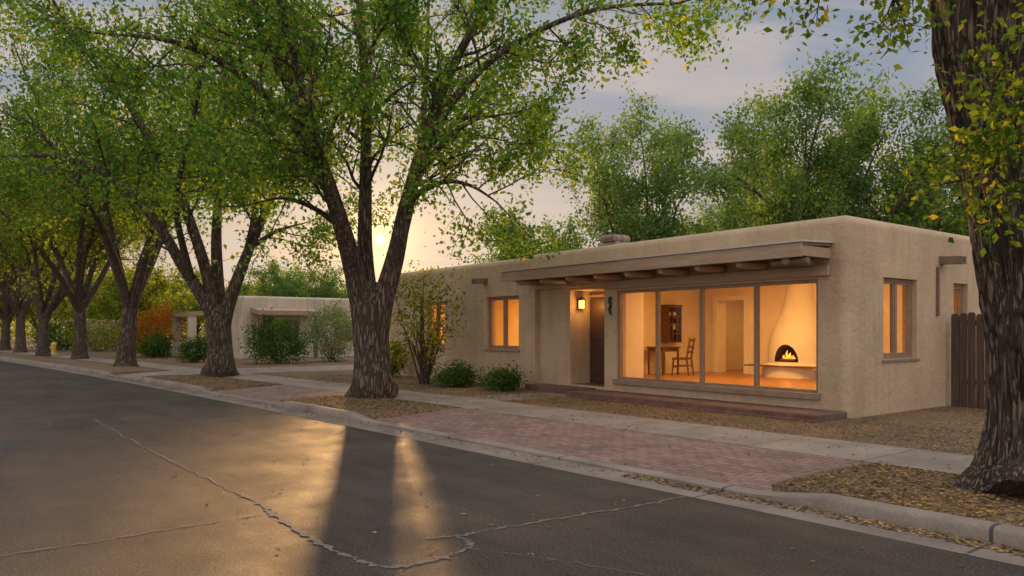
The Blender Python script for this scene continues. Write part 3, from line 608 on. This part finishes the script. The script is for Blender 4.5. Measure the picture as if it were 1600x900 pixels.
nbld(MB().box(-46.74,-43.86,11.0,11.3,YG,0.95),'porch_wall','stucco2',p2,bevel=0.04)
nbld(MB().tube([(NX,20.3,2.95),(NX+0.4,20.3,2.93)],[0.07,0.07],8),'roof_spout','wood')
# far house
fb=(-86,10.5,YG)
fh=empty('distant_house',fb,'small distant house far down the street between trunks at left','house')
MB().box(-90,-80,10.5,18,0,2.6).build('wall',M['stucco3'],fh,fb,bevel=0.1)
MB().prism([(8.9,2.3),(10.49,2.45),(10.49,2.57),(8.9,2.42)],-89,-81,'x').build('porch_roof',M['fascia'],fh,fb)
for x in (-88.7,-85,-81.3): MB().tube([(x,9.1,YG),(x,9.1,2.33)],[0.1,0.1],8).build('porch_post',M['wood'],fh,fb)
for x in (-88,-83): MB().box(x,x+1.4,10.45,10.497,0.9,2.0).build('window',M['darkglass'],fh,fb)
p=gnd(84,553,YG); 
hy=empty('fire_hydrant',p,'small yellow hydrant by the kerb far left between trunks','hydrant')
MB().tube([(0,0,0),(0,0,0.05),(0,0,0.06),(0,0,0.55),(0,0,0.56),(0,0,0.62),(0,0,0.72),(0,0,0.76)],[0.19,0.19,0.13,0.13,0.17,0.17,0.1,0.03],14).build('barrel',M['yellow'],hy,smooth=40)
for d in ((0.22,0,0),(-0.22,0,0),(0,-0.22,0)): MB().tube([(0,0,0.42),(d[0],d[1],0.42)],[0.07,0.07],10).build('nozzle',M['yellow'],hy)
p=gnd(263,558,YG)
po=MB().tube([(p.x,p.y,YG-0.1),(p.x,p.y,YG+0.95),(p.x,p.y,YG+1.05)],[0.13,0.13,0.09],12).build('wooden_post',M['wood'],None,p,smooth=40); setp(po,'short wooden post in the yard left of the second tree','post')
# ---------------------------------------------------------------- shrubs
def shrub(p,rx,rz,n,leaf,mat,label,seed,name='shrub',clumps=40,stems=6,lift=0.0,group=None,cat='shrub',cs=0.16):
    rng=np.random.default_rng(seed); root=empty(name,p,label,cat,group); b=np.array(p)
    cl=rng.normal(size=(clumps,3)); cl/=np.linalg.norm(cl,axis=1)[:,None]; cl*=(rng.uniform(0.25,1,clumps)**0.5)[:,None]
    cl*=np.array([rx,rx,rz])*rng.uniform(0.85,1.1,(clumps,1)); cl[:,2]+=rz+lift; cl+=b; cl=cl[cl[:,2]>b[2]+0.08+lift*0.4]
    i=rng.integers(0,len(cl),n); C=cl[i]+rng.normal(0,rx*cs+0.03,(n,3)); C=C[C[:,2]>b[2]+0.02]
    m=MB()
    for k in range(stems):
        a=rng.uniform(0,6.28); e=cl[rng.integers(0,len(cl))]; s=b+np.array([math.cos(a),math.sin(a),0])*rx*0.12; mid=s*0.5+e*0.5+np.array([0,0,rz*0.15])+rng.normal(0,rx*0.08,3)
        m.tube([s,mid,e],[0.025+0.008*rz,0.018,0.008],5)
    m.build('stem',M['bark'],root,p,smooth=60); leaf_mesh('foliage',C,mat,leaf,rng,root,p); return root
shrub(gnd(662,600,YG),0.95,1.5,2000,0.10,M['leaf_yel'],'tall loose yellow-green shrub in front of the left end of the tan house',11,clumps=55,stems=28,lift=0.35,cs=0.17)
shrub(gnd(714,604,YG),0.55,0.27,3200,0.07,M['leaf_shrub'],'low dark green shrub at the house wall, left one of the pair',12)
shrub(gnd(782,610,YG),0.5,0.24,2600,0.07,M['leaf_shrub'],'low dark green shrub at the house wall, right one of the pair',13)
shrub(gnd(432,568,YG),1.3,0.95,6000,0.11,M['leaf_shrub'],'large rounded green shrub before the neighboring pale house',14,clumps=80)
shrub(gnd(304,566,YG),0.85,0.58,3000,0.10,M['leaf_shrub'],'small rounded dark shrub left of the second tree trunk',15)
shrub(gnd(240,559,YG),0.9,0.6,2500,0.12,M['leaf_shrub'],'low dark green shrub below the reddish bush',16)
shrub(gnd(252,556,YG),1.9,1.35,4500,0.13,M['leaf_red'],'reddish autumn bush beside the front porch of the pale house',17,clumps=60)
shrub(gnd(520,565,YG),1.3,1.5,5500,0.11,M['leaf_pale'],'pale grey-green bush against the neighboring house wall',18,clumps=80)
shrub(gnd(612,590,YG),0.5,0.6,1500,0.09,M['leaf_yel'],'narrow yellowish shrub behind the central tree trunk',19)
shrub(gnd(222,551,YG),1.6,1.3,3000,0.15,M['leaf_yel'],'yellow-green bush just right of the third street trunk',24,clumps=50)
shrub(gnd(155,549,YG),2.0,1.1,3000,0.17,M['leaf_far'],'broad hedge-like bush between the third and fourth street trunks',25,clumps=50)
shrub(gnd(98,547,YG),2.0,1.0,2600,0.17,M['leaf_shrub'],'dark bush left of the fourth street trunk',26,clumps=50)
# ---------------------------------------------------------------- street trees
tot=0
cbase=tuple(gnd(585,622,YG))
trunkC=[(np.array(gnd(585,624,0.02)),0.48),(np.array(at(584,606,16.75)),0.43),(np.array(at(582,560,16.75)),0.385),(np.array(at(580,510,16.75)),0.375),(np.array(at(579,480,16.75)),0.375),(np.array(at(579,455,16.75)),0.30),(np.array(at(579,440,16.75)),0.12)]
limC=[
 [(574,540,16.72,.36),(564,470,16.65,.34),(540,375,16.5,.27),(500,250,16.2,.20),(445,120,15.8,.15),(375,-10,15.3,.11),(300,-110,15,.05)],
 [(513,285,16.3,.17),(455,190,15.8,.13),(370,112,15.0,.10),(280,68,14.4,.07),(200,55,14,.04)],
 [(578,540,16.9,.36),(575,470,16.95,.31),(570,380,16.95,.23),(571,280,17,.19),(572,150,17.1,.15),(562,0,17.2,.12),(555,-150,17.5,.05)],
 [(585,540,16.75,.36),(596,480,16.7,.34),(618,400,16.7,.27),(640,300,16.6,.21),(680,170,16.5,.16),(730,60,16.2,.12),(800,-50,15.8,.08),(870,-130,15.5,.04)],
 [(664,215,16.5,.15),(740,120,15.8,.11),(820,60,15.2,.08),(930,15,14.6,.06),(1060,5,14.2,.03)],
 [(626,370,16.75,.19),(652,260,18,.14),(665,130,19.5,.10),(670,-10,21,.04)],
 [(553,425,16.5,.22),(515,300,15.3,.16),(470,130,14,.11),(420,-60,12.8,.05)],
 [(646,285,16.6,.13),(690,225,15.6,.09),(735,190,15,.06),(780,180,14.6,.03)],
 [(640,310,16.6,.10),(690,285,16,.07),(735,290,15.5,.05),(775,315,15.2,.02)],
 [(660,240,16.6,.11),(715,190,17.6,.08),(770,180,18.3,.05),(815,210,18.6,.02)],
 [(535,355,16.5,.10),(490,325,16,.07),(445,310,15.4,.05),(410,315,15,.02)],
 [(505,260,16.3,.10),(455,235,17.2,.08),(410,240,18,.05),(380,262,18.4,.02)],
]
def keepC(C):
    D=-CA*C[:,0]+SA*C[:,1]; px=800+F*(SA*C[:,0]+CA*C[:,1])/D; py=HZ-(C[:,2]-H)/D*F
    return ~((np.abs(px-594)<15)&(np.abs(py-374)<20))
r,n=make_tree(cbase,trunkC,[pxl(l) for l in limC],'large vase-shaped tree with forked trunk left of the tan house, nearest on the left',21,M['leaf'],M['bark'],per_m=2.0,kids=5,nleaf=60,leaf=0.11,spread=0.16,blen=(1.3,2.5),start=0.3,sides=44,zmin=3.1,keep=keepC); tot+=n
b2=tuple(gnd(345,589,YG))
t2=[(np.array(gnd(345,590,0.02)),0.50),(np.array(at(345,576,24.6)),0.43),(np.array(at(344,540,24.6)),0.38),(np.array(at(342,505,24.6)),0.37),(np.array(at(342,485,24.6)),0.28),(np.array(at(342,475,24.6)),0.1)]
l2=[
 [(340,530,24.6,.32),(328,485,24.5,.30),(288,420,24.2,.25),(235,335,23.6,.2),(165,272,23,.15),(90,245,22.4,.1),(0,243,22,.05)],
 [(341,530,24.6,.32),(334,475,24.6,.30),(312,390,24.4,.24),(270,280,24,.19),(205,170,23.5,.14),(120,60,23,.08),(60,-40,22.6,.04)],
 [(343,530,24.7,.32),(342,470,24.8,.29),(338,370,25,.23),(345,240,25.2,.18),(350,100,25.6,.12),(355,-40,26,.05)],
 [(345,530,24.6,.32),(356,480,24.6,.30),(385,400,24.6,.23),(420,320,24.4,.17),(455,250,24.2,.12),(500,200,24,.06)],
 [(382,412,24.6,.16),(405,300,26,.12),(420,180,27.5,.08),(430,60,29,.04)],
 [(300,440,24.3,.16),(275,320,22.5,.12),(300,200,20.5,.08),(320,90,19.5,.04)],
 [(395,385,24.6,.10),(430,362,23.6,.08),(470,350,23,.03)],
 [(440,285,24.3,.09),(480,270,24.5,.07),(520,270,25,.05),(550,290,25.2,.02)],
]
r,n=make_tree(b2,t2,[pxl(l) for l in l2],'spreading tree with long limbs, second from the tan house along the kerb',22,M['leaf'],M['bark'],per_m=1.6,kids=5,nleaf=52,leaf=0.132,spread=0.21,blen=(1.7,3.1),start=0.32,sides=24,zmin=3.6,keep=keepC); tot+=n
b3=tuple(gnd(197,573,YG))
tr,lm=generic(b3,31,13.0,6.2,2.6,7,0.33)
r3,n=make_tree(b3,tr,lm,'dark forked tree, third from the tan house along the kerb',31,M['leaf'],M['bark'],per_m=1.5,kids=5,nleaf=46,leaf=0.157,spread=0.26,blen=(1.8,3.2),start=0.35,sides=20,zmin=3.6,slim=0.85); tot+=n
b4=tuple(gnd(125,561,YG))
tr,lm=generic(b4,34,12.5,6.2,2.7,7,0.32)
r4,n=make_tree(b4,tr,lm,'dark forked tree, fourth from the tan house along the kerb',34,M['leaf_far'],M['bark'],per_m=1.3,kids=5,nleaf=44,leaf=0.18,spread=0.3,blen=(1.8,3.2),start=0.35,sides=16,zmin=3.4,slim=0.85); tot+=n
words=['fifth','sixth','seventh','eighth']
for k,(px,py) in enumerate(((67,557),(32,551),(8,547.5),(-8,545))):
    copy_tree((r3,r4)[k%2],gnd(px,py,YG),1.3+k*1.9,0.92+0.05*(k%2),'far street tree, %s from the tan house along the kerb'%words[k])
# right foreground tree
rb=tuple(gnd(1652,778,YG))
tR=[(np.array((rb[0],rb[1],0.0)),0.60),(np.array(at(1654,740,6.9)),0.56),(np.array(at(1660,640,6.9)),0.53),(np.array(at(1648,500,6.9)),0.52),(np.array(at(1624,350,6.9)),0.52),(np.array(at(1596,200,6.9)),0.54),(np.array(at(1572,60,6.9)),0.56),(np.array(at(1562,-60,6.9)),0.52),(np.array(at(1555,-200,6.9)),0.42)]
lR=[
 [(1560,-120,6.8,.42),(1500,-330,6.6,.3),(1430,-560,6.3,.2),(1380,-760,6,.08)],
 [(1590,-120,6.8,.42),(1660,-330,7,.3),(1720,-560,7.4,.2),(1760,-760,7.6,.08)],
 [(1570,-160,6.8,.34),(1560,-400,7.6,.25),(1520,-600,8.6,.16),(1480,-760,9.4,.07)],
 [(1575,-140,6.8,.26),(1700,-300,5.6,.18),(1850,-420,4.4,.1),(2000,-480,3.6,.05)],
]
lRd=[
 ([(1520,-140,6.6,.08),(1430,-160,6.4,.055),(1350,-130,6.2,.035),(1290,-60,6.1,.012)],11),
 ([(1560,-60,6.6,.07),(1480,-100,6.3,.045),(1420,-60,6.1,.025),(1395,10,6.0,.01)],11),
 ([(1640,120,6.5,.05),(1610,140,6.0,.035),(1570,170,5.8,.02),(1540,205,5.7,.01)],7),
 ([(1650,190,6.5,.05),(1630,210,6.0,.03),(1585,235,5.8,.018),(1530,275,5.8,.01)],7),
 ([(1620,-40,6.4,.05),(1640,0,5.8,.03),(1620,40,5.4,.02),(1590,80,5.2,.01)],6),
]
rr,n=make_tree(rb,tR,[pxl(l) for l in lR],'massive rough-barked trunk of the foreground tree at the right edge',41,M['leaf_near'],M['bark_near'],per_m=1.2,kids=4,nleaf=36,leaf=0.10,spread=0.22,blen=(1.4,2.4),start=0.35,sides=150,zmin=5.2,flare=0.42); tot+=n
rng=np.random.default_rng(77); mb=MB(); tw=[]
for l,nbr in lRd:
    P=pxl(l); pts,rad=catmull([q[0] for q in P],[q[1] for q in P],4); mb.tube(pts,rad,7)
    for j in range(nbr):
        i=rng.integers(4,len(pts)-1); tg=unit(pts[i+1]-pts[i]); pr=unit(rng.normal(size=3))
        grow(mb,pts[i],unit(tg*0.6+pr*0.6+np.array([0,0,-0.12])),rng.uniform(0.3,0.7),0.010,1,2,rng,tw,-0.1,3)
C=[]
for t in tw:
    for q in t:
        C.append(q+rng.normal(0,0.08,(6,3)))
C=np.concatenate(C)
mb.build('branch',M['bark_near'],rr,rb,smooth=60); leaf_mesh('low_foliage',C,M['leaf_near'],0.07,rng,rr,rb); tot+=len(C)
# background trees behind the house
def bt(px,D,seed,Ht,Rr,zf,nl,r0,label,mat='leaf_back',leaf=0.17,nleaf=34,per=1.5,name='cottonwood_tree',spread=0.28):
    b=at(px,HZ,D); b.z=YG; b=tuple(b)
    tr,lm=generic(b,seed,Ht,Rr,zf,nl,r0)
    rt,n=make_tree(b,tr,lm,label,seed,M[mat],M['bark'],name=name,per_m=per,kids=5,nleaf=nleaf,leaf=leaf,spread=spread,blen=(1.3,2.5),start=0.2,sides=14,zmin=2.4)
    global tot; tot+=n; return rt
ba=bt(1290,29,51,10.6,5.0,2.5,9,0.30,'broad full-crowned tree behind the right half of the tan house',nleaf=58,leaf=0.16,spread=0.25)
bb=bt(1005,33,52,10.6,3.4,2.5,8,0.22,'rounded open tree behind the middle of the tan house, right of the sky gap',per=1.5,nleaf=48,leaf=0.16,spread=0.25)
bc=bt(822,44,53,7.6,3.2,2.2,6,0.2,'smaller tree rising over the left part of the flat roof',leaf=0.2,nleaf=48)
v=at(1475,HZ,30); copy_tree(ba,Vector((v.x,v.y,YG)),2.1,0.9,'tall tree behind the fence at the right corner of the tan house')
v=at(915,HZ,46); copy_tree(bc,Vector((v.x,v.y,YG)),2.6,0.8,'small tree just behind the chimney of the tan house')
v=at(1120,HZ,42); copy_tree(bc,Vector((v.x,v.y,YG)),0.6,1.0,'tree in the gap between the two big background trees')
v=at(700,HZ,60); copy_tree(bc,Vector((v.x,v.y,YG)),4.0,0.75,'low far tree just above the left end of the flat roof')
v=at(1200,HZ,46); copy_tree(bb,Vector((v.x,v.y,YG)),1.6,1.05,'farther tree half hidden by the broad full-crowned tree')
v=at(428,HZ,63); copy_tree(bc,Vector((v.x,v.y,YG)),0.9,0.86,'added tree rising behind the roof of the pale neighboring house, left one of three')  # these three trees are added to dapple the low sun on the road
v=at(486,HZ,60); copy_tree(bc,Vector((v.x,v.y,YG)),2.2,0.80,'added tree rising behind the roof of the pale neighboring house, middle one of three')
v=at(545,HZ,66); copy_tree(bc,Vector((v.x,v.y,YG)),3.4,0.78,'added tree rising behind the roof of the pale neighboring house, right one of three')
fa=bt(250,75,61,7.0,3.6,1.5,7,0.22,'far yellow-green tree above the reddish bush','leaf_far',0.32,26,1.2,'far_tree',0.4)
farl=[(180,80,1.0,'far yellow-green tree behind the third street trunk'),(120,85,1.1,'far yellow-green tree behind the fourth street trunk'),(60,90,1.15,'far yellow-green tree between the fifth and sixth street trunks'),
 (10,95,1.2,'far yellow-green tree at the left edge of the picture'),(310,82,0.9,'far tree showing left of the second street trunk'),(385,78,0.85,'far low tree above the neighboring flat roof'),
 (450,85,0.85,'far low tree right of the second street tree over the roof'),(520,90,0.8,'far low tree left of the central trunk'),(215,58,0.8,'yellowish small tree behind the reddish bush'),(-60,100,1.3,'far tree beyond the end of the street'),(150,110,1.3,'tallest far tree behind the distant house'),(560,120,0.75,'farthest low tree behind the central trunk'),(640,100,0.8,'far low tree right of the central trunk'),(690,85,0.8,'far low tree over the tall loose shrub')]
for k,(px,D,s,lb) in enumerate(farl):
    v=at(px,HZ,D); copy_tree(fa,Vector((v.x,v.y,YG)),k*1.1,s,lb)
rng=np.random.default_rng(9); C=[]
for k in range(260):
    px=rng.uniform(-250,1700); D=rng.uniform(125,160); v=at(px,HZ,D); h=rng.uniform(1.5,5.0)
    C.append(np.array([v.x,v.y,h*0.6])+rng.normal(0,1,(60,3))*np.array([2.8,2.8,h*0.42]))
C=np.concatenate(C); C=C[C[:,2]>0]
o=leaf_mesh('far_woodland',C,M['leaf_far'],0.9,rng); setp(o,'hazy far mass of foliage along the horizon','foliage',kind='stuff')
# fallen leaves
rng=np.random.default_rng(15); C=[]
def scatter(n,x0,x1,q0,q1,zf):
    x=rng.uniform(x0,x1,n); q=rng.uniform(q0,q1,n)
    for a,b in zip(x,q):
        y=yk(a)+b
        if y>11.3 and -23.3<a<-6.7: continue
        C.append((a,y,zf(a,b)))
incut=lambda a:any(c0-0.05<a<c1+0.05 for c0,c1 in CUTS)
def zall(a,b):
    if b<0: return 0.012
    if b<SW0: return (0.04+0.09*(b-0.15)/(SW0-0.15)+0.010) if incut(a) else pz(a,b)+0.012
    return YG+0.018
scatter(6500,-4.3,1,0.2,SW0,zall); scatter(3000,-16,-12.2,0.2,SW0,zall); scatter(3000,-26.5,-20.5,0.2,SW0,zall)
scatter(8000,-24,2,SW1+0.05,6,zall); scatter(7000,-14,2,SW1,9.5,zall); scatter(4000,-60,-20,SW1,8,zall)
scatter(500,-26,2,SW0,SW1,zall); scatter(200,-13,-4.3,0.2,SW0,zall)
scatter(1500,-6,2,-0.22,-0.02,zall); scatter(600,-30,-6,-0.3,-0.02,zall); scatter(300,-30,2,-5,-0.3,zall)
o=leaf_mesh('fallen_leaves',np.array(C),M['fallen'],0.048,rng,flat=1.6); setp(o,'scattered dry fallen leaves over yard, verge and gutter','leaves',kind='stuff')
# ---------------------------------------------------------------- light
SD=Vector((-0.902,0.4655,0.1217)).normalized()
s=bpy.data.lights.new('sun_lamp','SUN'); s.energy=5.0; s.angle=R(1.8); s.color=(1,0.54,0.20)
so=bpy.data.objects.new('sun_lamp',s); COL.objects.link(so); so.rotation_euler=SD.to_track_quat('Z','Y').to_euler(); so.location=(0,0,30)
sb=bmesh.new(); bmesh.ops.create_icosphere(sb,subdivisions=3,radius=2.3); sm=bpy.data.meshes.new('sun'); sb.to_mesh(sm); sb.free(); sm.materials.append(M['sun'])
sn=bpy.data.objects.new('sun',sm); COL.objects.link(sn); sn.location=at(594,374,420); sn['kind']='structure'
def lamp(kind,loc,e,col,size=0.1):
    l=bpy.data.lights.new('room_lamp',kind); l.energy=e; l.color=col
    if kind=='AREA': l.size=size
    else: l.shadow_soft_size=size
    o=bpy.data.objects.new('room_lamp',l); COL.objects.link(o); o.location=loc; return o
WARM=(1,0.53,0.15)
lamp('POINT',(-9.9,15.3,2.45),85,WARM,0.16); lamp('AREA',(-11.6,14.8,2.8),66,WARM,1.2); lamp('AREA',(-8.6,14.2,2.8),42,WARM,1.0); lamp('AREA',(-12.6,18.9,2.75),20,WARM,0.6)
lamp('AREA',(-17.2,14.2,2.8),85,(1,0.49,0.13),1.2); lamp('AREA',(-20.4,14.2,2.8),60,(1,0.49,0.13),1.0)
lamp('POINT',(LX+0.3,LY-0.02,LZ-0.05),13,(1,0.48,0.13),0.07)
lamp('POINT',(fc[0],fc[1]-0.62,1.0),2.5,(1,0.35,0.08),0.08)
# world
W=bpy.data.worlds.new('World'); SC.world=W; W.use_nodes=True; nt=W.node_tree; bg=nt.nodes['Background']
tc=N(nt,'ShaderNodeTexCoord'); dirv=tc.outputs['Generated']
sep=N(nt,'ShaderNodeSeparateXYZ'); nt.links.new(dirv,sep.inputs[0])
def math_(op,a,b=None,c=None):
    n=N(nt,'ShaderNodeMath',operation=op)
    for i,x in enumerate((a,b,c)):
        if x is None: continue
        if isinstance(x,(int,float)): n.inputs[i].default_value=x
        else: nt.links.new(x,n.inputs[i])
    return n.outputs[0]
rp=N(nt,'ShaderNodeValToRGB'); el=rp.color_ramp.elements
stops=[(0.0,(0.56,0.40,0.275)),(0.10,(0.47,0.39,0.345)),(0.2,(0.35,0.35,0.385)),(0.32,(0.27,0.315,0.40)),(0.5,(0.26,0.295,0.36)),(1.0,(0.30,0.305,0.33))]
while len(el)<len(stops): el.new(0.5)
for e,(p,c) in zip(el,stops): e.position=p; e.color=c4(c)
nt.links.new(sep.outputs['Z'],rp.inputs['Fac'])
def rgb(op,a,b,fac=1.0):
    n=N(nt,'ShaderNodeMix',data_type='RGBA',blend_type=op); 
    if isinstance(fac,float): n.inputs['Factor'].default_value=fac
    else: nt.links.new(fac,n.inputs['Factor'])
    for k,x in (('A',a),('B',b)):
        if isinstance(x,tuple): n.inputs[k].default_value=c4(x)
        else: nt.links.new(x,n.inputs[k])
    return n.outputs['Result']
sk=N(nt,'ShaderNodeTexSky',sky_type='NISHITA'); sk.sun_disc=False; sk.sun_elevation=R(6.9); sk.sun_rotation=R(-62.7); sk.dust_density=2.0
base=rgb('ADD',rp.outputs['Color'],rgb('MULTIPLY',sk.outputs['Color'],(0.005,0.005,0.005)))
zz=math_('ADD',math_('MAXIMUM',sep.outputs['Z'],0.0),0.16)
cx=math_('DIVIDE',sep.outputs['X'],zz); cy=math_('DIVIDE',sep.outputs['Y'],zz)
u=math_('ADD',math_('MULTIPLY',cx,SA*0.45),math_('MULTIPLY',cy,CA*0.45)); v=math_('ADD',math_('MULTIPLY',cx,-CA*1.6),math_('MULTIPLY',cy,SA*1.6))
cmb=N(nt,'ShaderNodeCombineXYZ'); nt.links.new(u,cmb.inputs[0]); nt.links.new(v,cmb.inputs[1])
cn=N(nt,'ShaderNodeTexNoise'); cn.inputs['Scale'].default_value=1.5; cn.inputs['Detail'].default_value=8; cn.inputs['Roughness'].default_value=0.58; cn.inputs['Distortion'].default_value=0.8
nt.links.new(cmb.outputs[0],cn.inputs['Vector'])
mr=N(nt,'ShaderNodeMapRange'); mr.interpolation_type='SMOOTHSTEP'; mr.inputs['From Min'].default_value=0.40; mr.inputs['From Max'].default_value=0.62; nt.links.new(cn.outputs['Fac'],mr.inputs['Value'])
cl=rgb('MIX',base,(0.62,0.53,0.48),math_('MULTIPLY',mr.outputs['Result'],0.8))
dt=N(nt,'ShaderNodeVectorMath',operation='DOT_PRODUCT'); nt.links.new(dirv,dt.inputs[0]); dt.inputs[1].default_value=SD
dp=math_('MAXIMUM',dt.outputs['Value'],0.0)
g1=math_('MULTIPLY',math_('POWER',dp,40.0),0.26); g2=math_('MULTIPLY',math_('POWER',dp,900.0),0.7)
gl=math_('ADD',g1,g2)
gc=N(nt,'ShaderNodeCombineXYZ'); nt.links.new(gl,gc.inputs[0]); nt.links.new(math_('MULTIPLY',gl,0.60),gc.inputs[1]); nt.links.new(math_('MULTIPLY',gl,0.18),gc.inputs[2])
tot_=rgb('ADD',cl,gc.outputs[0])
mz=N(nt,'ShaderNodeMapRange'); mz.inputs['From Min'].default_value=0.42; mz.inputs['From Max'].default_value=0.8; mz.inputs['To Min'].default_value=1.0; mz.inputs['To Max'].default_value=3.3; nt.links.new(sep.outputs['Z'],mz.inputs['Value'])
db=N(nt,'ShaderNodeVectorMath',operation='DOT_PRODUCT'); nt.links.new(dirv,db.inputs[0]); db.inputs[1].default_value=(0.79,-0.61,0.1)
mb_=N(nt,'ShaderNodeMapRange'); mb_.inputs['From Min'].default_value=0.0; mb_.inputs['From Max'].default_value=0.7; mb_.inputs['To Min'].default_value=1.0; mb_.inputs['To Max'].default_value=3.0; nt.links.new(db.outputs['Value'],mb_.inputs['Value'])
st=math_('MAXIMUM',mz.outputs['Result'],mb_.outputs['Result'])  # extra sky brightness added overhead and behind the camera to fill shaded walls
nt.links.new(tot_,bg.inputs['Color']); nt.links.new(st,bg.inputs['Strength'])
# ---------------------------------------------------------------- camera
cam=bpy.data.cameras.new('camera'); co=bpy.data.objects.new('camera',cam); COL.objects.link(co)
co.location=(0,0,H); co.rotation_euler=(R(90),0,math.atan2(CA,SA)); cam.sensor_width=36; cam.lens=F/1600*36; cam.shift_y=66/1600; cam.clip_end=2500; cam.clip_start=0.05
SC.camera=co
SC.view_settings.view_transform='Standard'; SC.view_settings.look='None'; SC.view_settings.exposure=0
print('LEAVES',tot)
